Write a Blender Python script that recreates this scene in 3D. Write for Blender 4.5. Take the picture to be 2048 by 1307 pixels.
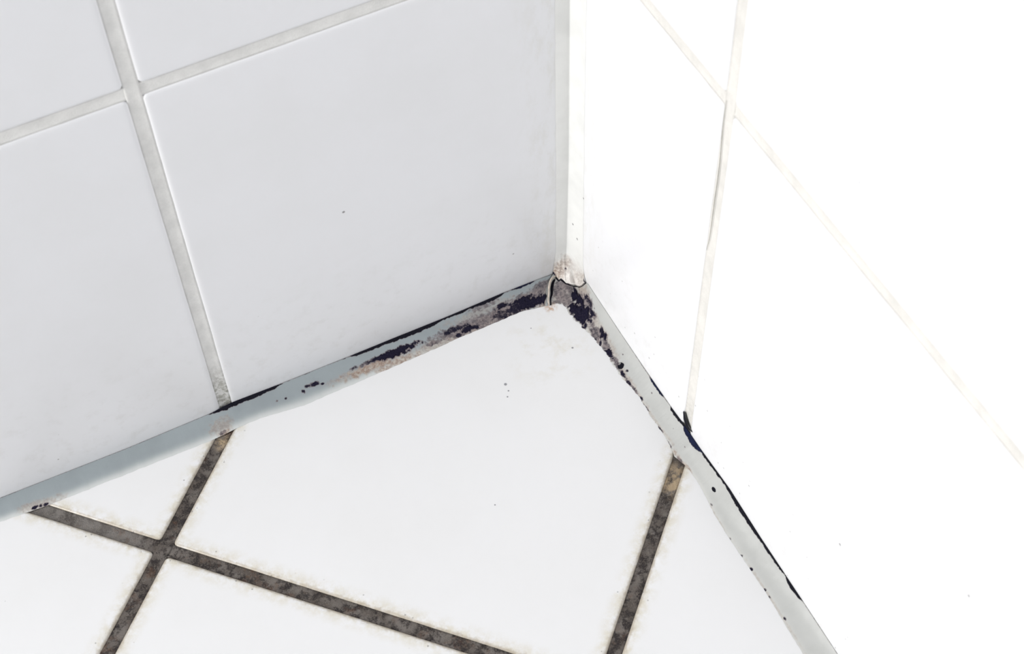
import bpy, math, random
import numpy as np
from mathutils import Vector, Matrix

for o in list(bpy.data.objects):
    bpy.data.objects.remove(o)
SC = bpy.context.scene
COL = SC.collection
MM = 0.001          # everything below is laid out in millimetres

# ------------------------------------------------------------------ camera
W, H = 2048.0, 1307.0
RC = np.array([[-0.8929520390175139, 0.4494620146589713, -0.024910909119577884],
               [0.37418451564273875, 0.7103570773486831, -0.5961365371404826],
               [-0.25024508839870196, -0.5416426128355634, -0.8024965269040052]])
FPX = 3264.166
CAM = np.array([0.29616577, 0.55089186, 0.78193418]) * 600.0      # mm
cd = bpy.data.cameras.new('camera')
cam = bpy.data.objects.new('camera', cd)
COL.objects.link(cam)
cd.sensor_width = 36.0
cd.lens = FPX / W * 36.0
cd.clip_start = 0.01
cd.dof.use_dof = True
cd.dof.focus_distance = 0.56
cd.dof.aperture_fstop = 30.0
M = Matrix.Identity(4)
for i in range(3):
    M[i][0], M[i][1], M[i][2] = RC[0][i], -RC[1][i], -RC[2][i]
    M[i][3] = CAM[i] * MM
cam.matrix_world = M
SC.camera = cam

# ------------------------------------------------------------------ light, exposure
SC.view_settings.view_transform = 'Standard'
SC.view_settings.look = 'None'
SC.view_settings.gamma = 1.0
SC.view_settings.use_curve_mapping = False
SC.view_settings.exposure = 0.05
wd = bpy.data.worlds.new('daylight')
SC.world = wd
wd.use_nodes = True
bg = wd.node_tree.nodes['Background']
bg.inputs['Color'].default_value = (0.88, 0.93, 1.0, 1)
bg.inputs['Strength'].default_value = 0.46


def area(name, loc, target, size, power, color):
    ld = bpy.data.lights.new(name, 'AREA')
    ld.shape = 'RECTANGLE'
    ld.size, ld.size_y = size
    ld.energy = power
    ld.color = color
    lo = bpy.data.objects.new(name, ld)
    COL.objects.link(lo)
    lo.location = loc
    d = Vector(target) - Vector(loc)
    lo.rotation_euler = d.to_track_quat('-Z', 'Y').to_euler()
    return lo


area('window_light', (1.5, 0.20, 0.75), (0.0, 0.2, 0.1), (0.35, 0.7), 22.5, (1.0, 0.985, 0.96))


# ------------------------------------------------------------------ node helper
class MatB:
    def __init__(s, name):
        s.m = bpy.data.materials.new(name)
        s.m.use_nodes = True
        s.nt = s.m.node_tree
        s.b = s.nt.nodes['Principled BSDF']
        tc = s.nt.nodes.new('ShaderNodeTexCoord')
        vm = s.nt.nodes.new('ShaderNodeVectorMath')
        vm.operation = 'SCALE'
        vm.inputs['Scale'].default_value = 1000.0
        s.nt.links.new(tc.outputs['Object'], vm.inputs[0])
        s.pos = vm.outputs[0]                       # object position in millimetres
        sx = s.nt.nodes.new('ShaderNodeSeparateXYZ')
        s.nt.links.new(s.pos, sx.inputs[0])
        s.x, s.y, s.z = sx.outputs

    def put(s, v, sock):
        if isinstance(v, (int, float)):
            sock.default_value = v
        elif isinstance(v, tuple):
            sock.default_value = (*v, 1.0) if len(v) == 3 and sock.type == 'RGBA' else v
        else:
            s.nt.links.new(v, sock)

    def op(s, o, a, b=0.0, c=0.0, clamp=False):
        n = s.nt.nodes.new('ShaderNodeMath')
        n.operation = o
        n.use_clamp = clamp
        s.put(a, n.inputs[0]); s.put(b, n.inputs[1]); s.put(c, n.inputs[2])
        return n.outputs[0]

    def add(s, a, b): return s.op('ADD', a, b)
    def sub(s, a, b): return s.op('SUBTRACT', a, b)
    def mul(s, a, b): return s.op('MULTIPLY', a, b)

    def ramp(s, v, a, b, lo=0.0, hi=1.0):
        n = s.nt.nodes.new('ShaderNodeMapRange')
        n.interpolation_type = 'SMOOTHSTEP'
        s.put(v, n.inputs[0])
        n.inputs[1].default_value = a; n.inputs[2].default_value = b
        n.inputs[3].default_value = lo; n.inputs[4].default_value = hi
        return n.outputs[0]

    def noise(s, scale, detail=4.0, rough=0.6, off=(0, 0, 0), stretch=(1, 1, 1)):
        mp = s.nt.nodes.new('ShaderNodeMapping')
        mp.inputs['Location'].default_value = off
        mp.inputs['Scale'].default_value = stretch
        s.nt.links.new(s.pos, mp.inputs[0])
        n = s.nt.nodes.new('ShaderNodeTexNoise')
        n.inputs['Scale'].default_value = scale
        n.inputs['Detail'].default_value = detail
        n.inputs['Roughness'].default_value = rough
        s.nt.links.new(mp.outputs[0], n.inputs['Vector'])
        return n.outputs[0]

    def specks(s, scale, thr, rad):
        """sparse tiny round dots"""
        n = s.nt.nodes.new('ShaderNodeTexVoronoi')
        n.inputs['Scale'].default_value = scale
        s.nt.links.new(s.pos, n.inputs['Vector'])
        sx = s.nt.nodes.new('ShaderNodeSeparateColor')
        s.nt.links.new(n.outputs['Color'], sx.inputs[0])
        pick = s.op('GREATER_THAN', sx.outputs[0], thr)
        r = s.mul(sx.outputs[1], rad)
        near = s.ramp(s.sub(n.outputs['Distance'], r), -0.012, 0.012, 1, 0)
        return s.mul(pick, near)

    def ball(s, c, r0, r1):
        vm = s.nt.nodes.new('ShaderNodeVectorMath')
        vm.operation = 'DISTANCE'
        s.nt.links.new(s.pos, vm.inputs[0])
        vm.inputs[1].default_value = tuple(float(q) for q in c)
        return s.ramp(vm.outputs['Value'], r0, r1, 1, 0)

    def mix(s, f, a, b):
        n = s.nt.nodes.new('ShaderNodeMix')
        n.data_type = 'RGBA'
        s.put(f, n.inputs[0]); s.put(a, n.inputs[6]); s.put(b, n.inputs[7])
        return n.outputs[2]

    def attr(s, name):
        n = s.nt.nodes.new('ShaderNodeAttribute')
        n.attribute_name = name
        return n.outputs['Fac']

    def bump(s, h, strength=0.3, dist=0.0003):
        n = s.nt.nodes.new('ShaderNodeBump')
        n.inputs['Strength'].default_value = strength
        n.inputs['Distance'].default_value = dist
        s.put(h, n.inputs['Height'])
        s.nt.links.new(n.outputs[0], s.b.inputs['Normal'])

    def done(s, color, rough=0.5, spec=0.5):
        s.put(color, s.b.inputs['Base Color'])
        s.put(rough, s.b.inputs['Roughness'])
        s.b.inputs['Specular IOR Level'].default_value = spec
        return s.m


# ------------------------------------------------------------------ geometry helpers
def ray(px, py):
    return RC.T @ np.array([(px - W / 2) / FPX, (py - H / 2) / FPX, 1.0])


def on(px, py, axis, val=0.0):
    """point of the plane axis = val that the photograph shows at px, py"""
    d = ray(px, py)
    return CAM + d * ((val - CAM[axis]) / d[axis])


def project(P):
    q = (np.asarray(P) - CAM) @ RC.T
    return np.stack([q[..., 0] / q[..., 2] * FPX + W / 2, q[..., 1] / q[..., 2] * FPX + H / 2], -1)


def mesh_obj(name, verts, faces, mat, parent=None, smooth=True, attrs=None):
    me = bpy.data.meshes.new(name)
    me.from_pydata([tuple(float(c) * MM for c in v) for v in verts], [], faces)
    me.update()
    if attrs:
        for k, v in attrs.items():
            a = me.attributes.new(k, 'FLOAT', 'POINT')
            a.data.foreach_set('value', np.asarray(v, dtype=np.float32))
    me.materials.append(mat)
    if smooth:
        me.polygons.foreach_set('use_smooth', [True] * len(me.polygons))
    o = bpy.data.objects.new(name, me)
    COL.objects.link(o)
    if parent:
        o.parent = parent
    return o


def lattice(ix, iy, seed):
    h = (ix.astype(np.int64) * 374761393 + iy.astype(np.int64) * 668265263 + seed * 144269) & 0xffffffff
    h = ((h ^ (h >> 13)) * 1274126177) & 0xffffffff
    return ((h ^ (h >> 16)) & 0xffff) / 65535.0


def vnoise(x, y, seed=0, octaves=4, gain=0.55):
    x = np.asarray(x, float); y = np.asarray(y, float)
    tot = 0.0; amp = 1.0; norm = 0.0
    for o in range(octaves):
        ix, iy = np.floor(x), np.floor(y)
        fx, fy = x - ix, y - iy
        fx = fx * fx * (3 - 2 * fx); fy = fy * fy * (3 - 2 * fy)
        a = lattice(ix, iy, seed + o); b = lattice(ix + 1, iy, seed + o)
        c = lattice(ix, iy + 1, seed + o); d = lattice(ix + 1, iy + 1, seed + o)
        tot = tot + amp * ((a * (1 - fx) + b * fx) * (1 - fy) + (c * (1 - fx) + d * fx) * fy)
        norm += amp; amp *= gain
        x = x * 2.03 + 11.3; y = y * 2.03 + 5.7
    return tot / norm


def clip(poly, axis, val, keep_greater=True):
    out = []
    n = len(poly)
    for i in range(n):
        a, b = poly[i], poly[(i + 1) % n]
        da, db = a[axis] - val, b[axis] - val
        if not keep_greater:
            da, db = -da, -db
        if da >= 0:
            out.append(a)
        if (da >= 0) != (db >= 0):
            t = da / (da - db)
            out.append((a[0] + (b[0] - a[0]) * t, a[1] + (b[1] - a[1]) * t))
    return out


def parea(p):
    return 0.5 * sum(p[i][0] * p[(i + 1) % len(p)][1] - p[(i + 1) % len(p)][0] * p[i][1] for i in range(len(p)))


RINGS = ((0.0, -2.0), (0.0, -0.75), (0.12, -0.42), (0.4, -0.19), (0.9, -0.06), (1.5, -0.015), (2.2, 0.0))


def add_tile(V, F, poly, to3, R=1.7, seg=5):
    """one glazed tile: rounded corners, soft pillowed rim; poly counter-clockwise in the plane"""
    n = len(poly)
    rows = []
    for inset, h in RINGS:
        row = []
        for i in range(n):
            p, q, r = (np.array(poly[i - 1]), np.array(poly[i]), np.array(poly[(i + 1) % n]))
            e1 = (q - p) / np.linalg.norm(q - p); e2 = (r - q) / np.linalg.norm(r - q)
            n1 = np.array([e1[1], -e1[0]]); n2 = np.array([e2[1], -e2[0]])     # outward
            a1 = math.atan2(n1[1], n1[0]); a2 = math.atan2(n2[1], n2[0])
            while a2 < a1: a2 += 2 * math.pi
            turn = a2 - a1
            bis = (n1 + n2) / np.linalg.norm(n1 + n2)
            rho = max(R - inset, .2)
            cen = q - bis * (inset + rho) / max(0.2, math.cos(turn / 2))
            for k in range(seg + 1):
                a = a1 + turn * k / seg
                row.append(cen + rho * np.array([math.cos(a), math.sin(a)]))
        rows.append((row, h))
    base = len(V)
    m = len(rows[0][0])
    for row, h in rows:
        for p in row:
            V.append(to3(p[0], p[1], h))
    for r in range(len(rows) - 1):
        for k in range(m):
            k2 = (k + 1) % m
            F.append((base + r * m + k, base + r * m + k2, base + (r + 1) * m + k2, base + (r + 1) * m + k))
    F.append(tuple(base + (len(rows) - 1) * m + k for k in range(m)))


def add_box(V, F, lo, hi):
    b = len(V)
    for z in (lo[2], hi[2]):
        for y in (lo[1], hi[1]):
            for x in (lo[0], hi[0]):
                V.append((x, y, z))
    for f in ((0, 2, 3, 1), (4, 5, 7, 6), (0, 1, 5, 4), (2, 6, 7, 3), (0, 4, 6, 2), (1, 3, 7, 5)):
        F.append(tuple(b + i for i in f))


def add_strip(V, F, a, b, w, to3, depth=-0.42, sag=0.25, step=6.0, seed=1):
    """grout strip from a to b in the plane, dished across, slightly uneven along"""
    a = np.array(a, float); b = np.array(b, float)
    L = np.linalg.norm(b - a)
    if L < 1: return
    e = (b - a) / L; nn = np.array([-e[1], e[0]])
    ns = max(1, int(L / step)); base = len(V); K = 7
    for i in range(ns + 1):
        c = a + e * L * i / ns
        for k in range(K):
            t = -1 + 2 * k / (K - 1)
            jit = (float(vnoise(c[0] * .21 + k * 3, c[1] * .21, seed, 2)) - .5) * .18
            h = depth - sag * (1 - t * t) + jit
            q = c + nn * t * w / 2
            V.append(to3(q[0], q[1], h))
    for i in range(ns):
        for k in range(K - 1):
            p = base + i * K + k
            F.append((p, p + 1, p + K + 1, p + K))
    # closed underside
    b2 = len(V)
    for i in range(ns + 1):
        c = a + e * L * i / ns
        for t in (-1, 1):
            q = c + nn * t * w / 2
            V.append(to3(q[0], q[1], -1.9))
    for i in range(ns):
        p, r = base + i * K, b2 + i * 2
        F.append((p + K, r + 2, r, p))
        F.append((p + K - 1, r + 1, r + 3, p + 2 * K - 1))
        F.append((r, r + 2, r + 3, r + 1))


# ------------------------------------------------------------------ materials
def wall_tile_material():
    m = MatB('white_glazed_wall_tile')
    cloud = m.ramp(m.noise(0.022, 5, .62), .38, .68)
    base = m.mix(m.mul(cloud, .5), (0.80, 0.80, 0.815), (0.765, 0.765, 0.77))
    # grime that has its own shape: low down, beside the corner joint
    fine = m.ramp(m.noise(0.16, 6, .7, (3, 1, 7)), .48, .74)
    low = m.ramp(m.z, 5, 75, 1, 0)
    c = m.mix(m.mul(m.mul(fine, low), .22), base, (0.52, 0.50, 0.46))
    nearj = m.mul(m.ramp(m.add(m.x, m.y), 8, 26, 1, 0), m.ramp(m.noise(.25, 5, .7, (9, 2, 2), (1, 1, .35)), .42, .7))
    c = m.mix(m.mul(nearj, .28), c, (0.60, 0.58, 0.50))
    sp = m.specks(0.085, .80, .045)
    c = m.mix(m.mul(sp, .75), c, (0.13, 0.12, 0.12))
    sp2 = m.specks(0.3, .91, .11)
    c = m.mix(m.mul(m.mul(sp2, m.ramp(m.z, 25, 60, 1, 0)), .6), c, (0.2, 0.19, 0.18))
    m.bump(m.noise(0.02, 1, .4), .06, .0006)
    return m.done(c, .3, .4)


FA = math.radians(44.061)
FB = math.radians(43.587)
N1 = np.array([-math.sin(FA), math.cos(FA)])
N2 = np.array([math.cos(FB), math.sin(FB)])
OFF1, OFF2, PITCH = -90.75, 153.65, 150.8


def floor_tile_material():
    m = MatB('white_glazed_floor_tile')
    p1 = m.add(m.mul(m.x, float(N1[0])), m.mul(m.y, float(N1[1])))
    p2 = m.add(m.mul(m.x, float(N2[0])), m.mul(m.y, float(N2[1])))
    d1 = m.op('PINGPONG', m.sub(p1, OFF1 - 10 * PITCH), PITCH / 2)
    d2 = m.op('PINGPONG', m.sub(p2, OFF2 - 10 * PITCH), PITCH / 2)
    d = m.op('MINIMUM', d1, d2)
    cloud = m.ramp(m.noise(0.02, 5, .6, (4, 4, 0)), .35, .7)
    c = m.mix(m.mul(cloud, .5), (0.765, 0.765, 0.77), (0.735, 0.733, 0.73))
    # limescale and soap dirt rubbed out of the joints
    halo = m.ramp(d, 2.4, 8.5, 1, 0)
    hn = m.ramp(m.noise(0.19, 6, .72, (2, 8, 0)), .36, .66)
    c = m.mix(m.mul(m.mul(halo, hn), .62), c, (0.56, 0.50, 0.35))
    edge = m.mul(m.ramp(d, 2.0, 4.6, 1, 0), m.ramp(m.noise(0.42, 5, .7, (7, 0, 0)), .42, .68))
    c = m.mix(m.mul(edge, .75), c, (0.30, 0.24, 0.16))
    rim = m.mul(m.ramp(d, 2.5, 3.5, 1, 0), m.ramp(m.noise(.5, 4, .6, (5, 1, 0)), .3, .6, .45, .9))
    c = m.mix(rim, c, (0.40, 0.35, 0.28))
    sp = m.mul(m.specks(0.55, .80, .22), m.ramp(d, 4.5, 7.5, 1, 0))
    c = m.mix(m.mul(sp, .5), c, (0.10, 0.095, 0.085))
    # smears in front of the corner
    sm = m.mul(m.ball(on(1100, 690, 2), 4, 24), m.ramp(m.noise(0.13, 5, .68, (5, 5, 0)), .47, .72))
    c = m.mix(m.mul(sm, .35), c, (0.58, 0.53, 0.40))
    sp2 = m.specks(0.075, .70, .028)
    c = m.mix(m.mul(sp2, .8), c, (0.12, 0.12, 0.12))
    crumb = m.mul(m.ball(on(1101, 614, 2), .8, 3.2), m.ramp(m.noise(.6, 4, .7, (3, 6, 0)), .38, .6))
    c = m.mix(m.mul(crumb, .8), c, (0.45, 0.27, 0.16))
    for px, py, r in ((1145, 695, .5), (1011, 768, .7), (1017, 781, .4), (1015, 793, .4), (1062, 656, .3), (990, 1009, .35)):
        c = m.mix(m.mul(m.ball(on(px, py, 2), r * .5, r), .8), c, (0.13, 0.13, 0.15))
    m.bump(m.noise(0.02, 1, .4), .06, .0006)
    return m.done(c, .3, .4)


def wall_grout_material(name, tone, grime):
    m = MatB(name)
    n = m.ramp(m.noise(0.11, 5, .65), .35, .7)
    c = m.mix(n, tone, tuple(t * .87 for t in tone))
    sand = m.noise(1.6, 3, .7)
    c = m.mix(m.mul(m.ramp(sand, .45, .75), .25), c, tuple(t * .72 for t in tone))
    low = m.mul(m.ramp(m.z, 8, 30, 1, 0), m.ramp(m.noise(0.5, 4, .7, (1, 1, 5)), .38, .62))
    c = m.mix(m.mul(low, grime), c, (0.19, 0.18, 0.13))
    m.bump(sand, .5, .0003)
    return m.done(c, .8, .25)


def floor_grout_material():
    m = MatB('dark_mouldy_floor_grout')
    n1 = m.ramp(m.noise(0.10, 4, .6, (3, 3, 0)), .35, .65)
    n2 = m.ramp(m.noise(0.33, 5, .72, (8, 1, 0)), .44, .60)
    p1 = m.add(m.mul(m.x, float(N1[0])), m.mul(m.y, float(N1[1])))
    clean = m.mul(m.ramp(p1, OFF1 - 12, OFF1 - 3, 1, 0), m.ramp(m.noise(.14, 3, .6, (1, 4, 4)), .3, .6, .35, 1))
    sand = m.noise(2.2, 4, .75)
    c = m.mix(n1, (0.10, 0.083, 0.072), (0.19, 0.17, 0.155))
    c = m.mix(m.mul(clean, .7), c, (0.25, 0.235, 0.22))
    c = m.mix(m.mul(n2, m.sub(1.0, m.mul(clean, .75))), c, (0.030, 0.024, 0.024))
    c = m.mix(m.mul(m.ramp(sand, .5, .72), .6), c, (0.28, 0.24, 0.20))
    rust = m.ramp(m.noise(0.16, 4, .7, (0, 9, 4)), .54, .7)
    c = m.mix(m.mul(rust, .45), c, (0.16, 0.085, 0.05))
    tan = m.op('MAXIMUM', m.ball(on(1347, 958, 2), 2.5, 9), m.ball(on(446, 884, 2), 1, 4.5))
    tan = m.mul(tan, m.ramp(m.noise(0.3, 4, .7, (2, 2, 2)), .36, .58))
    c = m.mix(m.mul(tan, .85), c, (0.55, 0.42, 0.27))
    m.bump(m.add(sand, m.mul(n2, .5)), .9, .0006)
    return m.done(c, .75, .3)


def sealant_material(name, tone, white):
    m = MatB(name)
    mould, brown, film = m.attr('mould'), m.attr('brown'), m.attr('film')
    n = m.ramp(m.noise(0.07, 4, .6), .35, .7)
    c = m.mix(m.mul(n, .6), tone, tuple(t * .86 for t in tone))
    c = m.mix(film, c, white)
    bn = m.ramp(m.noise(0.9, 5, .75, (4, 0, 0)), .3, .62)
    bcol = m.mix(bn, (0.50, 0.395, 0.30), (0.25, 0.175, 0.14))
    c = m.mix(m.op('MULTIPLY', brown, m.ramp(bn, 0, 1, .55, 1.0), clamp=True), c, bcol)
    g1 = m.noise(2.4, 5, .8, (6, 2, 1))
    g2 = m.noise(0.75, 4, .7, (1, 7, 1))
    jit = m.add(m.mul(m.sub(g1, .5), 1.0), m.mul(m.sub(g2, .5), .7))
    eff = m.add(mould, m.mul(jit, m.ramp(mould, .02, .3)))
    mid = m.ramp(eff, .10, .42)
    c = m.mix(m.mul(mid, .85), c, m.mix(m.ramp(g2, .4, .6), (0.21, 0.175, 0.18), (0.12, 0.105, 0.115)))
    dark = m.ramp(eff, .42, .80)
    c = m.mix(dark, c, m.mix(m.ramp(g1, .5, .68), (0.010, 0.009, 0.022), (0.035, 0.030, 0.045)))
    m.bump(m.add(m.mul(g1, .35), m.mul(eff, .8)), .22, .0004)
    m.done(c, m.ramp(mould, 0, .6, .36, .8), .4)
    m.put(m.ramp(mould, .1, .5, .4, .06), m.b.inputs['Specular IOR Level'])
    return m.m


def plain(name, tone, rough=.6, vary=.2, scale=.8):
    m = MatB(name)
    n = m.noise(scale, 4, .7)
    c = m.mix(m.ramp(n, .35, .65), tone, tuple(t * (1 - vary) for t in tone))
    m.bump(n, .4, .0002)
    return m.done(c, rough, .08)


MT_WALL = wall_tile_material()
MT_FLOOR = floor_tile_material()
MT_GL = wall_grout_material('pale_grey_wall_grout', (0.80, 0.79, 0.765), .7)
MT_GR = wall_grout_material('off_white_wall_grout', (0.73, 0.712, 0.675), .2)
MT_GF = floor_grout_material()
MT_SL = sealant_material('blue_grey_silicone', (0.285, 0.32, 0.335), (0.64, 0.655, 0.64))
MT_SR = sealant_material('light_grey_silicone', (0.47, 0.475, 0.46), (0.60, 0.60, 0.57))
MT_CAULK = sealant_material('white_corner_silicone', (0.79, 0.79, 0.77), (0.76, 0.75, 0.72))
MT_BLACK = plain('black_mould_and_shade', (0.010, 0.010, 0.016), .8, .3)  # mould, and the painted shade strips at curl and foot
MT_BLUE = plain('blue_black_mould', (0.012, 0.016, 0.045), .8, .4)
MT_PEEL = plain('cream_silicone_edge', (0.70, 0.61, 0.52), .5, .25, .5)

# ------------------------------------------------------------------ floor and walls
EXT, TOP = 1150.0, 1300.0
GW = 4.3


def tiled_wall(name, gmat, across, levels, to3, box_lo, box_hi):
    V, F = [], []
    add_box(V, F, box_lo, box_hi)
    xs, zs = across, levels
    for i in range(len(xs) - 1):
        for j in range(len(zs) - 1):
            x0 = xs[i] + (GW / 2 if i else 0); x1 = xs[i + 1] - GW / 2
            z0 = zs[j] + (GW / 2 if j else 0); z1 = zs[j + 1] - GW / 2
            add_tile(V, F, [(x0, z0), (x1, z0), (x1, z1), (x0, z1)], to3)
    w = mesh_obj(name, V, F, MT_WALL)
    w['kind'] = 'structure'
    V, F = [], []
    for x in xs[1:]:
        add_strip(V, F, (x, zs[0]), (x, zs[-1]), GW + .3, to3, seed=int(x))
    for j, z in enumerate(zs[1:]):
        for i in range(len(xs) - 1):
            add_strip(V, F, (xs[i] + (GW / 2 if i else 0), z), (xs[i + 1] - GW / 2, z), GW + .3, to3, seed=int(z) + i)
    mesh_obj('grout', V, F, gmat, w)
    return w


AL = [0.3, 135.0] + [135.0 + 155.0 * k for k in range(1, 7)]
ZL = [0.3, 154.8] + [154.8 + 155.0 * k for k in range(1, 8)]
AR = [0.3, 84.4] + [84.4 + 155.0 * k for k in range(1, 7)]
ZR = [0.3, 162.4] + [162.4 + 155.0 * k for k in range(1, 8)]
# left wall: plane y = 0, tiles face +y.   right wall: plane x = 0, tiles face +x
wall_l = tiled_wall('wall_left', MT_GL, AL, ZL, lambda u, v, h: (u, h, v), (-22, -22, -22), (AL[-1] + 3, -1.6, ZL[-1] + 3))
wall_r = tiled_wall('wall_right', MT_GR, AR, ZR, lambda u, v, h: (h, u + min(u / 40, 1) * float(np.interp(v, [0, 180], [-1.9, 1.6])), v), (-22, -1.4, -22), (-1.6, AR[-1] + 3, ZR[-1] + 3))
for w, lab in ((wall_l, 'left wall of white square tiles with pale grey grout lines'),
               (wall_r, 'brightly lit right wall of white square tiles')):
    w['label'] = lab; w['category'] = 'wall'


def cross(k, mm):
    A = np.array([N1, N2]); return tuple(np.linalg.solve(A, np.array([OFF1 + k * PITCH, OFF2 + mm * PITCH])))


def flo(u, v, h): return (u, v, h)


V, F = [], []
FX = AL[-1]; FY = AR[-1]
add_box(V, F, (-1.5, -1.5, -22), (FX + 3, FY + 3, -1.6))


def cliproom(p):
    for ax, val, g in ((0, .4, True), (1, .4, True), (0, FX, False), (1, FY, False)):
        p = clip(p, ax, val, g)
        if len(p) < 3: return []
    q = []
    for a in p:
        if not q or math.hypot(a[0] - q[-1][0], a[1] - q[-1][1]) > .8: q.append(a)
    if len(q) > 2 and math.hypot(q[0][0] - q[-1][0], q[0][1] - q[-1][1]) < .8: q.pop()
    return q


GF = 4.5
for k in range(-8, 9):
    for j in range(-3, 12):
        A = np.linalg.inv(np.array([N1, N2]))
        g = GF / 2
        cs = [(OFF1 + k * PITCH + g, OFF2 + j * PITCH + g), (OFF1 + k * PITCH + g, OFF2 + (j + 1) * PITCH - g),
              (OFF1 + (k + 1) * PITCH - g, OFF2 + (j + 1) * PITCH - g), (OFF1 + (k + 1) * PITCH - g, OFF2 + j * PITCH + g)]
        p = [tuple(A @ np.array(c)) for c in cs]
        if parea(p) < 0: p = p[::-1]
        p = cliproom(p)
        if len(p) >= 3 and abs(parea(p)) > 60:
            add_tile(V, F, p, flo)
floor = mesh_obj('floor', V, F, MT_FLOOR)
floor['kind'] = 'structure'
floor['label'] = 'white floor tiles laid diagonally with dark dirty joints'
floor['category'] = 'floor'


def clipseg(a, b):
    a = np.array(a, float); b = np.array(b, float); t0, t1 = 0.0, 1.0
    for ax, val, s in ((0, .5, 1), (1, .5, 1), (0, FX, -1), (1, FY, -1)):
        da, db = s * (a[ax] - val), s * (b[ax] - val)
        if da < 0 and db < 0: return None
        if da < 0: t0 = max(t0, da / (da - db))
        elif db < 0: t1 = min(t1, da / (da - db))
    if t1 <= t0: return None
    return a + (b - a) * t0, a + (b - a) * t1


V, F = [], []
for k in range(-8, 9):
    s = clipseg(cross(k, -4), cross(k, 12))
    if s: add_strip(V, F, s[0], s[1], GF + .3, flo, depth=-.55, step=2.5, seed=40 + k)
A = np.linalg.inv(np.array([N1, N2]))
for j in range(-3, 13):
    for k in range(-8, 9):
        a = A @ np.array([OFF1 + k * PITCH + GF / 2, OFF2 + j * PITCH]); b = A @ np.array([OFF1 + (k + 1) * PITCH - GF / 2, OFF2 + j * PITCH])
        s = clipseg(a, b)
        if s: add_strip(V, F, s[0], s[1], GF + .3, flo, depth=-.55, step=2.5, seed=80 + j)
mesh_obj('grout', V, F, MT_GF, floor)['label'] = 'dark brown mouldy floor grout'


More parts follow.
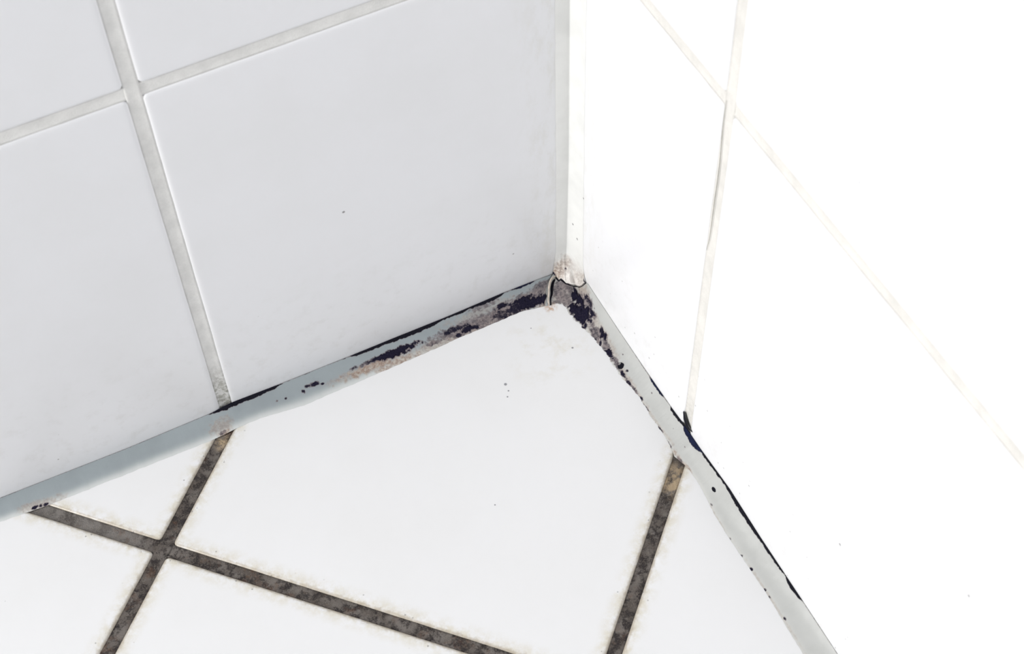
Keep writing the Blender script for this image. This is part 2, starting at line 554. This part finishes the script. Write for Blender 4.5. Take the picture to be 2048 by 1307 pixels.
# ------------------------------------------------------------------ sealant beads
class Bead:
    """a run of silicone: list of (top point on the wall, bottom point on the floor) rows"""
    def __init__(s, tops, bots, K=40, hollow=.62, seed=5):
        s.n, s.K = len(tops), K
        T = np.array(tops); B = np.array(bots)
        mid = (T + B) / 2
        corner = np.stack([np.where(T[:, 0] < .6, .6, B[:, 0]), np.where(T[:, 1] < .6, .6, B[:, 1]), B[:, 2] * 0 + .5], 1)
        C = mid + (corner - mid) * hollow
        t = np.linspace(0, 1, K)[None, :, None]
        P = (1 - t) ** 2 * T[:, None] + 2 * t * (1 - t) * C[:, None] + t * t * B[:, None]
        step = np.linalg.norm(np.diff(mid, axis=0), axis=1)
        s.s = np.concatenate([[0], np.cumsum(step)])
        s.wid = np.linalg.norm(np.diff(P, axis=1), axis=2).sum(1)
        s.S = np.repeat(s.s[:, None], K, 1)
        s.T = np.repeat(t[:, :, 0], s.n, 0)
        s.Q = s.T * s.wid[:, None]              # mm across, from the wall edge
        s.P = P
        s.corner = corner
        # lumpy hand-run surface
        lump = (vnoise(s.S * .12, s.Q * .15, seed, 3) - .5) * .35 * np.sin(math.pi * s.T)
        nrm = s.normals()
        s.P = P + nrm * lump[:, :, None]
        s.px = project(s.P)
        s.mould = np.zeros_like(s.S); s.brown = np.zeros_like(s.S); s.line = np.zeros_like(s.S)
        s.film = np.zeros_like(s.S)

    def normals(s):
        du = np.gradient(s.P, axis=0); dv = np.gradient(s.P, axis=1)
        n = np.cross(du, dv); n /= np.linalg.norm(n, axis=2, keepdims=True) + 1e-9
        sg = np.sign(n[..., 0] + n[..., 1] + n[..., 2]); sg[sg == 0] = 1
        return n * sg[..., None]

    def locate(s, px, py):
        d = ((s.px - np.array([px, py])) ** 2).sum(2)
        i, j = np.unravel_index(np.argmin(d), d.shape)
        return s.S[i, j], s.Q[i, j]

    def blob(s, px, py, rs, rq, k=1.0, field='mould', hard=1.0, fine=1.0, seed=3):
        a, b = s.locate(px, py)
        r = np.sqrt(((s.S - a) / rs) ** 2 + ((s.Q - b) / rq) ** 2)
        r = r + (vnoise(s.S * .9 * fine, s.Q * .9 * fine, seed + int(px), 4) - .5) * 1.5
        v = k * np.clip((1.15 - r) * 1.6 * hard, 0, 1)
        f = getattr(s, field)
        np.maximum(f, v, out=f)

    def build(s, name, mat):
        K = s.K
        V = s.P.reshape(-1, 3)
        back = s.corner * np.array([.3, .3, .3]) + 0.0
        back = np.stack([np.where(s.corner[:, 0] <= .6, .12, s.corner[:, 0]), np.where(s.corner[:, 1] <= .6, .12, s.corner[:, 1]),
                         s.corner[:, 2] * 0 + .12], 1)
        F = []
        n = s.n
        for i in range(n - 1):
            for j in range(K - 1):
                a = i * K + j
                F.append((a, a + 1, a + K + 1, a + K))
        b0 = n * K
        e0, e1 = b0 + n, b0 + 2 * n           # the two edges again, so the show face keeps its own shading
        for i in range(n - 1):
            F.append((e0 + i, e0 + i + 1, b0 + i + 1, b0 + i))
            F.append((e1 + i, b0 + i, b0 + i + 1, e1 + i + 1))
        F.append(tuple([b0] + [j for j in range(K)]))
        F.append(tuple([b0 + n - 1] + [(n - 1) * K + K - 1 - j for j in range(K)]))
        V = np.concatenate([V, back, s.P[:, 0], s.P[:, -1]])
        pad = np.zeros(3 * n)
        at = {k: np.concatenate([np.clip(getattr(s, k), 0, 1).ravel(), pad]) for k in ('mould', 'brown', 'film')}
        s.obj = mesh_obj(name, V, F, mat, attrs=at)
        s.at = at
        return s.obj

    def shell(s, name, mask, mat, lift=.12, least=30, label=None):
        """raised crusts over the cells where mask holds: one closed mesh for each connected patch"""
        K = s.K
        cell = mask[:-1, :-1] & mask[1:, :-1] & mask[:-1, 1:] & mask[1:, 1:]
        left = set(zip(*[q.tolist() for q in np.nonzero(cell)]))
        nr = s.normals()
        top = s.P + nr * lift; low = s.P + nr * .01
        made = []
        while left:
            stack = [left.pop()]; cs = set(stack)
            while stack:
                i, j = stack.pop()
                for q in ((i + 1, j), (i - 1, j), (i, j + 1), (i, j - 1)):
                    if q in left:
                        left.remove(q); cs.add(q); stack.append(q)
            if len(cs) < least: continue
            idx = {}; V = []; pick = []
            def vid(i, j, l):
                if (i, j, l) not in idx:
                    idx[i, j, l] = len(V); V.append((top if l else low)[i, j]); pick.append(i * K + j)
                return idx[i, j, l]
            F = []
            for i, j in cs:
                F.append((vid(i, j, 1), vid(i, j + 1, 1), vid(i + 1, j + 1, 1), vid(i + 1, j, 1)))
                for (a, b, c, d, ni, nj) in ((i, j, i, j + 1, i - 1, j), (i + 1, j + 1, i + 1, j, i + 1, j),
                                             (i + 1, j, i, j, i, j - 1), (i, j + 1, i + 1, j + 1, i, j + 1)):
                    if (ni, nj) not in cs:
                        F.append((vid(c, d, 1), vid(a, b, 1), vid(a, b, 0), vid(c, d, 0)))
            at = {k: v[pick] for k, v in s.at.items()}
            o = mesh_obj(name, V, F, mat, s.obj, attrs=at)
            if label: o['label'] = label
            made.append(o)
        return made


def stations(a, b, fine_end, fine):
    r = list(np.arange(a, fine_end, fine))
    r += list(np.arange(fine_end, b, 12.0)) + [b]
    return np.array(r)


def tab(pts, x):
    p = sorted(pts)
    return np.interp(x, [q[0] for q in p], [q[1] for q in p])


# left bead -------------------------------------------------------
top_px = [(0, 994.6), (260, 893), (421, 825.5), (460, 805), (559, 767), (698, 711.6), (790, 674), (895, 632), (1005, 585), (1071, 559.5), (1104, 548)]
bot_px = [(0, 1043), (112, 1004), (307, 926), (427, 879), (480, 853), (520, 836), (609, 810), (680, 779), (790, 732), (870, 697), (933, 669), (1042, 623), (1096, 611)]
tp = [on(x, y, 1) for x, y in top_px]; bp = [on(x, y, 2) for x, y in bot_px]
xs = stations(tp[-1][0], FX - 5, 232.0, .25)
xb = xs + (bp[-1][0] - tp[-1][0]) * np.exp(-(xs - xs[0]) / 9.0)
zt = tab([(p[0], p[2]) for p in tp], xs)
yb = tab([(p[0], p[1]) for p in bp], xb)
wob = (vnoise(xb * .5, xb * 0, 9, 3) - .5) * .5
tops = np.stack([xs, xs * 0 + .12, zt], 1)
bots = np.stack([xb, yb + wob, xs * 0 + .03], 1)
LB = Bead(tops, bots, 40, .5, 5)
near = np.exp(-((LB.T - 1.0) / .17) ** 2)
LB.film = near * np.clip((LB.S - 20) / 40, .25, 1) * .8

for a in ((795, 703, 8.5, 1.5, 1.3), (765, 712, 6, 1.0, 1.0), (740, 722, 7, .8, .7),
          (905, 660, 7, 1.3, .75), (935, 660, 5, 1.2, .9), (980, 632, 10, 2.2, .45), (1008, 628, 6, 2.2, .7), (1003, 612, 3, 1.3, .85),
          (1058, 604, 5, 1.8, 1.3), (1045, 598, 5, 1.2, 1.1), (1086, 598, 3, 1.6, 1.1), (1032, 614, 5, 2.2, .8), (1070, 602, 4, 1.4, 1.2),
          (1088, 566, 4, 2.0, .5), (1060, 585, 5, 1.5, .3), (965, 612, 7, 1.8, .4), (1000, 630, 14, 3.2, .45), (930, 652, 14, 2.4, .42), (1050, 600, 10, 3.5, .5), (880, 672, 8, 1.4, .35), (1082, 575, 5, 4, .42), (870, 684, 4, .8, .55),
          (628, 768, 1.9, 1.0, 1.0), (617, 771, 1.5, .7, .8), (644, 767, .7, .5, .9), (606, 782, .9, .7, 1.0), (571, 796, .5, .4, .8), (554, 801, .6, .5, .6),
          (70, 1014, 1.3, .5, 1.0), (81, 1010, 1.0, .7, .9), (92, 1008, .9, .5, .9), (448, 863, 1.6, .6, .5)):
    LB.blob(*a)
for a in ((740, 735, 13, 1.7, .95), (800, 722, 9, 1.5, .9), (700, 748, 10, 1.1, .4), (880, 685, 14, 1.8, .6), (950, 655, 16, 2.2, .7), (1010, 628, 16, 2.8, .7),
          (1075, 590, 10, 3.5, .55), (960, 625, 16, 2.4, .4), (445, 852, 4.5, 3.0, .5), (452, 864, 2.5, 1.3, .95), (85, 1008, 7, 1.6, .55), (60, 1012, 4, 1.2, .5),
          (1085, 612, 5, 1.0, .8)):
    LB.blob(*a, field='brown', seed=17)
lineL = [(0, .0), (412, .0), (420, .6), (430, 1.0), (448, 1.9), (470, 2.0), (520, 1.7), (545, 1.5), (560, .5), (640, .25), (700, .45), (712, 1.1), (740, 1.3),
         (790, 1.9), (830, 2.2), (862, 1.9), (885, 1.0), (900, .9), (922, 1.2), (935, .8), (950, 1.4), (970, 1.9), (1000, 1.3), (1008, .5), (1020, .5), (1040, 1.2), (1065, .8), (1078, .0), (1110, 0)]
pxr = LB.px[:, 0, 0]
thk = tab(lineL, pxr)
rag = (vnoise(LB.s * 1.1, LB.s * 0, 31, 4) - .45) * 1.1
thk = np.where(thk > .3, np.maximum(thk + rag * np.minimum(thk, 1.0), .12), thk)
maskL = LB.Q < thk[:, None]
LB.mould = np.maximum(LB.mould, np.clip((thk[:, None] + .25 - LB.Q) / .5, 0, 1) * np.clip(thk[:, None], 0, 1))
LB.mould = np.maximum(LB.mould, .35 * np.clip(1 - LB.Q / .45, 0, 1))  # faint groove shade along the wall edge, painted through the mould field
lb = LB.build('silicone_bead', MT_SL)
lb['label'] = 'blue-grey silicone bead along the foot of the left wall, speckled with black mould'
lb['category'] = 'sealant'


def zone(B, x0, x1, lo=0.0):
    """rows whose wall edge lies between two places, well away from the wall line"""
    c = B.px[:, :, 0]
    return (c > x0) & (c < x1) & (B.Q > lo)


LB.shell('mould_shade_line', maskL & zone(LB, 405, 705), MT_BLACK, label='short black mould line above the bead')
LB.shell('mould_shade_line', maskL & zone(LB, 705, 1008), MT_BLACK, label='long ragged black mould line')
LB.shell('mould_shade_line', maskL & zone(LB, 1008, 1080), MT_BLUE, label='blue-black mould line')
hi = (LB.mould > .8) & (LB.Q > thk[:, None] + .3)
for x0, x1 in ((690, 850), (850, 965), (965, 1022), (1022, 1100), (600, 660), (50, 110)):
    LB.shell('mould_patch', hi & zone(LB, x0, x1), MT_SL, .16)

# right bead with the elbow in the corner --------------------------
top_r = [(1176.4, 567), (1229, 647), (1286.6, 732), (1344, 815), (1370, 850), (1401, 896), (1460, 977), (1523, 1076), (1602, 1195), (1675.6, 1307)]
bot_r = [(1208, 700), (1240, 750), (1262, 775), (1282, 799), (1300, 830), (1321, 860), (1336, 882), (1349, 912), (1378, 938), (1400, 970), (1430, 1030), (1460, 1078), (1531, 1183), (1606, 1307)]
tr = [on(x, y, 0) for x, y in top_r]; br = [on(x, y, 2) for x, y in bot_r]
elbow = [(on(1105, 549, 1), on(1099, 611, 2)), (on(1124, 552, 1, .1), on(1111, 607, 2)), (np.array([.3, .3, 3.0]), on(1122, 608, 2)),
         (on(1155, 556, 0), on(1133, 617, 2)), (on(1166, 560, 0), on(1145, 634, 2)), (tr[0], on(1158, 647, 2)),
         (on(1192, 591, 0), on(1176, 664, 2)), (on(1208, 615, 0), on(1191, 681, 2))]
y_end = br[0][1]
def between(z_pts, y): return tab([(p[1], p[2]) for p in z_pts], y)
ys = stations(y_end, FY - 5, 215.0, .25)
tops = []; bots = []
for k in range(len(elbow)):
    a = elbow[k]
    b = elbow[k + 1] if k + 1 < len(elbow) else (np.array([.12, y_end, float(between(tr, y_end))]), br[0])
    m = max(2, int(np.linalg.norm(b[1] - a[1]) / .22))
    for i in range(m):
        t = i / m
        tops.append(a[0] + (b[0] - a[0]) * t); bots.append(a[1] + (b[1] - a[1]) * t)
for y in ys:
    tops.append(np.array([.12, y, float(between(tr, y))]))
    bots.append(np.array([float(tab([(p[1], p[0]) for p in br], y)), y, .06]))
tops = np.array(tops); bots = np.array(bots)
tops[:, 0] = np.maximum(tops[:, 0], .12); tops[:, 1] = np.maximum(tops[:, 1], .12); tops[:, 2] = np.maximum(tops[:, 2], 1.0)
bots[:, 2] = .06
sr = np.concatenate([[0], np.cumsum(np.linalg.norm(np.diff(bots, axis=0), axis=1))])
jag = (vnoise(sr * .8, sr * 0, 12, 4) - .5) * np.interp(sr, [0, 3, 45, 75, 95], [.6, 1.6, 1.2, .6, .3])
bots[:, 0] += jag
RB = Bead(tops, bots, 40, .5, 8)
RB.film = np.exp(-((RB.T - 1.0) / .12) ** 2) * .5
for a in ((1130, 590, 5, 4, .42), (1115, 580, 3, 5, .5), (1122, 572, 3, 2, .5), (1148, 592, 2.2, 1.8, 1.1), (1152, 588, 2.5, 2, 1.0), (1160, 600, 4, 2.4, .95),
          (1158, 622, 4.5, 3.2, 1.3), (1172, 624, 4.5, 2.4, 1.2), (1165, 638, 3.5, 2.0, 1.2), (1182, 622, 3, 1.8, .9), (1176, 600, 4, 2.0, .75), (1145, 616, 2.5, 2.2, 1.0),
          (1204, 668, 2.3, 1.5, 1.1), (1211, 673, 1.6, 1.2, 1.1), (1190, 676, 4, .9, .65), (1216, 704, 1.9, 1.3, 1.1), (1222, 712, 2.0, .8, .8), (1200, 690, 3, .6, .8),
          (1185, 665, 4, 1.0, .6), (1172, 610, 7, 4, .5), (1195, 668, 6, 2.0, .5), (1210, 690, 6, 1.6, .5), (1130, 600, 5, 4, .45), (1228, 720, 5, 1.2, .45), (1232, 722, 2, .8, .6), (1246, 748, 2.5, .6, .9), (1258, 765, 3, .6, .8), (1268, 778, 4, .6, .6), (1282, 797, 1.2, .5, .9),
          (1290, 815, 2, .35, .7), (1320, 857, 2, .3, .7), (1337, 888, 2.5, .35, .6), (1255, 742, .7, .5, .8), (1245, 708, .5, .3, .6), (1304, 786, .5, .3, .6),
          (1422, 1008, .9, .3, .5), (1483, 1110, .8, .5, .8), (1501, 1137, .8, .5, 1.0), (1458, 1078, .7, .4, .6),
          (1530, 1180, .7, .5, .9), (1540, 1193, .7, .3, .7), (1569, 1236, .8, .4, .9), (1360, 920, 2.5, .5, .5), (1370, 893, .5, .3, .6), (1347, 856, .4, .3, .5)):
    RB.blob(*a)
for a in ((1180, 640, 9, 4, .5), (1195, 655, 10, 3, .5), (1165, 585, 6, 4, .6), (1215, 690, 9, 2, .45), (1262, 768, 12, 1.0, .5), (1135, 590, 6, 5, .4),
          (1310, 840, 14, .5, .4), (1360, 925, 5, .8, .9), (1374, 938, 3, .6, .8), (1105, 608, 2.5, 1.2, .9), (1430, 1030, 14, .45, .4), (1550, 1210, 20, .35, .35)):
    RB.blob(*a, field='brown', seed=23)
lineR = [(540, 0), (570, .15), (640, .2), (700, .25), (750, .35), (762, .8), (785, .8), (795, .35), (812, .2), (817, .9), (835, 1.1), (848, .8), (855, 1.5), (870, 2.0), (884, 2.1),
         (893, 1.4), (903, .7), (940, .8), (968, .7), (975, 1.2), (1010, 1.4), (1045, 1.4), (1072, 1.2), (1085, .9), (1125, .8), (1142, .5), (1150, .25), (1156, .8), (1172, 1.2), (1190, .9), (1200, .3), (1320, .2)]
thr = tab(lineR, RB.px[:, 0, 1])
ragr = (vnoise(RB.s * 1.0, RB.s * 0, 57, 4) - .45) * .9
thr = np.where(thr > .45, np.maximum(thr + ragr * np.minimum(thr, .9), .2), thr)
maskR = RB.Q < thr[:, None]
RB.mould = np.maximum(RB.mould, np.clip((thr[:, None] + .2 - RB.Q) / .4, 0, 1) * np.clip(thr[:, None] * 1.1, 0, 1))
rb = RB.build('silicone_bead', MT_SR)
rb['label'] = 'light grey silicone bead along the foot of the right wall, turning the corner'
rb['category'] = 'sealant'


def zoney(B, y0, y1):
    c = B.px[:, :1, 1]
    return (c > y0) & (c < y1) & (B.Q > -1)


RB.shell('mould_shade_line', maskR & zoney(RB, 756, 792), MT_BLUE)
RB.shell('mould_shade_line', maskR & zoney(RB, 812, 850), MT_BLACK)
RB.shell('mould_shade_line', maskR & zoney(RB, 850, 905), MT_BLUE, label='blue-black mould line widening below the wall joint')
RB.shell('mould_shade_line', maskR & zoney(RB, 905, 1148), MT_BLACK, label='long black mould line beside the bead')
RB.shell('mould_shade_line', maskR & zoney(RB, 1148, 1202), MT_BLACK)
hr = (RB.mould > .8) & (RB.Q > thr[:, None] + .3)
cx, cy = RB.px[:, :, 0], RB.px[:, :, 1]
RB.shell('mould_patch', hr & (cy < 652), MT_SR, .2, label='large blue-black mould patch in the corner')
RB.shell('mould_patch', hr & (cy > 652) & (cy < 688), MT_SR, .16)
RB.shell('mould_patch', hr & (cy > 692) & (cy < 722), MT_SR, .16)
RB.shell('mould_patch', hr & (cy > 735) & (cy < 800), MT_SR, .12)


def pit(B, px, py, rs, rq, seed):
    """a small open hole in the bead: a dark cup with a thin rim"""
    a, b = B.locate(px, py)
    d = (B.S - a) ** 2 + (B.Q - b) ** 2
    i, j = np.unravel_index(np.argmin(d), d.shape)
    c = B.P[i, j]; n = B.normals()[i, j]
    e = B.P[i + 2, j] - B.P[i - 2, j]; e /= np.linalg.norm(e); f = np.cross(n, e)
    V, F = [], []
    rnd = random.Random(seed); N = 28
    jit = [1 + .10 * rnd.uniform(-1, 1) for _ in range(N)]
    prof = ((1.0, .02), (1.0, .16), (.9, .18), (.8, .10), (.45, .05), (.12, .04))
    for r, h in prof:
        for k in range(N):
            t = 2 * math.pi * k / N
            V.append(c + e * math.cos(t) * rs * r * jit[k] + f * math.sin(t) * rq * r * jit[k] + n * h)
    for q in range(len(prof) - 1):
        for k in range(N):
            F.append((q * N + k, q * N + (k + 1) % N, (q + 1) * N + (k + 1) % N, (q + 1) * N + k))
    F.append(tuple((len(prof) - 1) * N + k for k in range(N)))
    return mesh_obj('pit', V, F, MT_BLACK, B.obj)


pit(RB, 1242, 731, 1.35, 1.15, 4)['label'] = 'round black hole in the silicone'
pit(RB, 1427.5, 979, 1.0, .55, 6)['label'] = 'small black hole in the silicone'

# black wedge running up the wall joint
wp = [(1366, 822), (1368.5, 824), (1372, 838), (1376, 850), (1384, 864), (1377, 858), (1371, 850), (1367, 838)]
Vv = [on(x, y, 0, .30) for x, y in wp] + [on(x, y, 0, .02) for x, y in wp]
n = len(wp)
Ff = [tuple(range(n)), tuple(range(2 * n - 1, n - 1, -1))] + [(k, k + n, (k + 1) % n + n, (k + 1) % n) for k in range(n)]
mesh_obj('mould_shade_line', Vv, Ff, MT_BLACK, rb, smooth=False)['label'] = 'black spike up the wall joint'

# ------------------------------------------------------------------ upright corner sealant with its torn foot
tear = [(1104, 546), (1108, 550), (1112, 554), (1119, 560), (1125, 559), (1129, 566), (1136, 567), (1142, 570), (1151, 572), (1159, 573), (1166, 570), (1170, 566), (1174, 562)]
K2 = 37
nr = RB.normals()
edge = []
for x, y in tear:
    d = ((RB.px - np.array([x, y])) ** 2).sum(2)
    i, j = np.unravel_index(np.argmin(d), d.shape)
    edge.append(RB.P[i, j] + nr[i, j] * .55)
edge = np.array(edge)
edge[0][1] = .15; edge[-1][0] = .15
tt = np.linspace(0, len(tear) - 1, K2)
E_ = np.stack([np.interp(tt, range(len(tear)), edge[:, k]) for k in range(3)], 1)
E_ += (vnoise(tt * 3.1, tt * 0, 77, 3)[:, None] - .5) * np.array([.5, .5, .3])


def section(z):
    wl = np.interp(z, [0, 14, 60, 200, 1200], [8.0, 6.4, 6.2, 6.6, 6.6])
    wr = np.interp(z, [0, 14, 60, 200, 1200], [10., 8.8, 8.4, 8.6, 8.6])
    wl += (float(vnoise(z * .13, 2, 3, 3)) - .5) * .5; wr += (float(vnoise(z * .11, 9, 4, 3)) - .5) * .5
    cr = np.interp(z, [0, 15, 60, 200, 1200], [3.0, 2.2, 1.5, 1.2, 1.2])      # where the fold sits
    A_, C_, B_ = np.array([wl, .03, z]), np.array([cr, .50, z]), np.array([.03, wr, z])
    out = []
    h = K2 // 2
    for k in range(K2):
        if k <= h:
            t = k / h; p = A_ + (C_ - A_) * t; p = p + np.array([0, .05, 0]) * math.sin(math.pi * t)
        else:
            t = (k - h) / (K2 - 1 - h)
            ctl = np.array([.3, 2.4, z])
            p = (1 - t) ** 2 * C_ + 2 * t * (1 - t) * ctl + t * t * B_
        out.append(p)
    return np.array(out)


zrow = [TOP - 80] + list(np.arange(1100, 300, -60.0)) + list(np.arange(300, 96, -3.0)) + list(np.arange(96, 19, -.6)) + [18, 16, 14]
rows = [section(z) for z in zrow]
last = rows[-1]
NB = 22
for k in range(1, NB + 1):
    t = k / NB
    ctl = section(6.0); ctl[:, 2] = 6.0
    rows.append((1 - t) ** 2 * last + 2 * t * (1 - t) * ctl + t * t * E_)
G = np.array(rows)
nrows = len(rows)
px = project(G)
brown = np.zeros((nrows, K2)); mld = np.zeros((nrows, K2))


def stain(f, x, y, r, k, seed, hardness=1.4):
    """round stain of radius r mm about the spot of the caulk seen at x, y"""
    d = ((px - np.array([x, y])) ** 2).sum(2)
    c = G[np.unravel_index(np.argmin(d), d.shape)]
    q = np.linalg.norm(G - c, axis=2) / r
    q = q + (vnoise(G[..., 0] * 1.0 + G[..., 1] * .4 + G[..., 2] * .4, G[..., 2] * .8 - G[..., 0] * .5 + G[..., 1] * .7, seed, 4) - .5) * .9
    np.maximum(f, k * np.clip((1.1 - q) * hardness, 0, 1), out=f)


for a in ((1118, 542, 5.0, .8, 3), (1129, 528, 3.8, .75, 4), (1115, 548, 3, 1.0, 5), (1160, 560, 6, .55, 6), (1140, 556, 7, .45, 7), (1168, 555, 2.5, .6, 8), (1150, 545, 7, .28, 9)):
    stain(brown, *a)
for a in ((1131.5, 538, .45, .8, 3), (1170, 560, .9, .9, 5), (1107, 549, 1.0, .8, 7), (1169, 397, .45, .9, 9), (1146, 449, .3, .8, 9), (1154, 479, .3, .9, 9)):
    stain(mld, *a, hardness=3)
V = list(G.reshape(-1, 3)); F = []
for i in range(nrows - 1):
    for j in range(K2 - 1):
        a = i * K2 + j
        F.append((a, a + 1, a + K2 + 1, a + K2))
b0 = len(V)
V += [np.array([.15, .15, min(r[0][2], 1e9)]) for r in rows[:-1]] + [np.array([.15, .15, 4.6])]
e0, e1 = b0 + nrows, b0 + 2 * nrows
V += [r_[0] for r_ in rows] + [r_[-1] for r_ in rows]
for i in range(nrows - 1):
    F.append((e0 + i, e0 + i + 1, b0 + i + 1, b0 + i)); F.append((e1 + i, b0 + i, b0 + i + 1, e1 + i + 1))
F.append(tuple([b0] + list(range(K2)))); F.append(tuple([b0 + nrows - 1] + [(nrows - 1) * K2 + K2 - 1 - k for k in range(K2)]))
pad = [0.0] * (3 * nrows)
ck = mesh_obj('corner_sealant', V, F, MT_CAULK,
              attrs={'mould': list(mld.ravel()) + pad, 'brown': list(brown.ravel()) + pad, 'film': [0.0] * len(V)})
ck['label'] = 'white upright silicone joint between the two walls with torn brown-stained foot'
ck['category'] = 'sealant'

# torn lip of the foot, black strip painted as the shade below it
def tube(name, pts, rad, mat, parent, flat=1.0, N=8):
    pts = [np.array(p, float) for p in pts]
    # smooth
    P = []
    for i in range(len(pts) - 1):
        p0, p1, p2, p3 = pts[max(i - 1, 0)], pts[i], pts[i + 1], pts[min(i + 2, len(pts) - 1)]
        for k in range(6):
            t = k / 6
            P.append(.5 * (2 * p1 + (p2 - p0) * t + (2 * p0 - 5 * p1 + 4 * p2 - p3) * t * t + (3 * p1 - p0 - 3 * p2 + p3) * t ** 3))
    P.append(pts[-1])
    V, F = [], []
    up = np.array([.35, .45, .82]); n = len(P)
    for i, p in enumerate(P):
        d = P[min(i + 1, n - 1)] - P[max(i - 1, 0)]; d /= np.linalg.norm(d)
        s_ = np.cross(d, up); s_ /= np.linalg.norm(s_); u = np.cross(s_, d)
        r = np.interp(i / (n - 1), np.linspace(0, 1, len(rad)), rad)
        for k in range(N):
            a = 2 * math.pi * k / N
            V.append(p + s_ * math.cos(a) * r + u * math.sin(a) * r * flat)
    for i in range(n - 1):
        for k in range(N):
            F.append((i * N + k, i * N + (k + 1) % N, (i + 1) * N + (k + 1) % N, (i + 1) * N + k))
    F.append(tuple(range(N - 1, -1, -1))); F.append(tuple((n - 1) * N + k for k in range(N)))
    return mesh_obj(name, V, F, mat, parent)


# the lifted cut edge of the left bead, curling away at the corner
curl_px = [(1111, 553), (1105, 558), (1101, 565), (1098.5, 575), (1097.5, 586), (1096.5, 597), (1096.5, 606), (1097.5, 615)]
def near_surface(x, y, lift):
    best = None
    for B in (LB, RB):
        d = ((B.px - np.array([x, y])) ** 2).sum(2)
        i, j = np.unravel_index(np.argmin(d), d.shape)
        if best is None or d[i, j] < best[0]:
            best = (d[i, j], B.P[i, j] + B.normals()[i, j] * lift)
    return best[1]


cp = [near_surface(x, y, l) for (x, y), l in zip(curl_px, (.6, .8, .9, .9, .8, .7, .6, .35))]
tube('peeled_edge', cp, (.12, .3, .34, .30, .26, .2, .12), MT_PEEL, lb, flat=1.7)['label'] = 'cream curled edge of peeling silicone'
gp = [near_surface(x + 5, y + 1, .08) for x, y in curl_px[1:]]  # shadow beside the curl, painted as a black strip
tube('mould_shade_line', gp, (.25, .5, .55, .45, .3, .25, .2), MT_BLACK, lb, flat=.35)['label'] = 'painted shadow line behind the peeled edge'
lp = [near_surface(x, y + 1.5, .1) for x, y in tear[2:]]  # shade under the torn lip, laid in as a black strip
tube('mould_shade_line', lp, (.3, .15, .35, .22, .12, .22, .12, .15, .25), MT_BLACK, ck, flat=.4)['label'] = 'painted shade line under the torn foot'

# hairline cracks beside the upright joint of the right wall
for pts in ([(1453, 200), (1446, 250), (1439, 330), (1428, 410), (1420, 470), (1413, 500)], [(1437, 470), (1431, 530), (1424, 590), (1416, 622)]):
    tube('crack', [on(x, y, 0, -.12) for x, y in pts], (.05, .11, .13, .1, .05), plain('crack_grey', (0.33, 0.32, 0.28), .8, .3), wall_r, flat=.5)
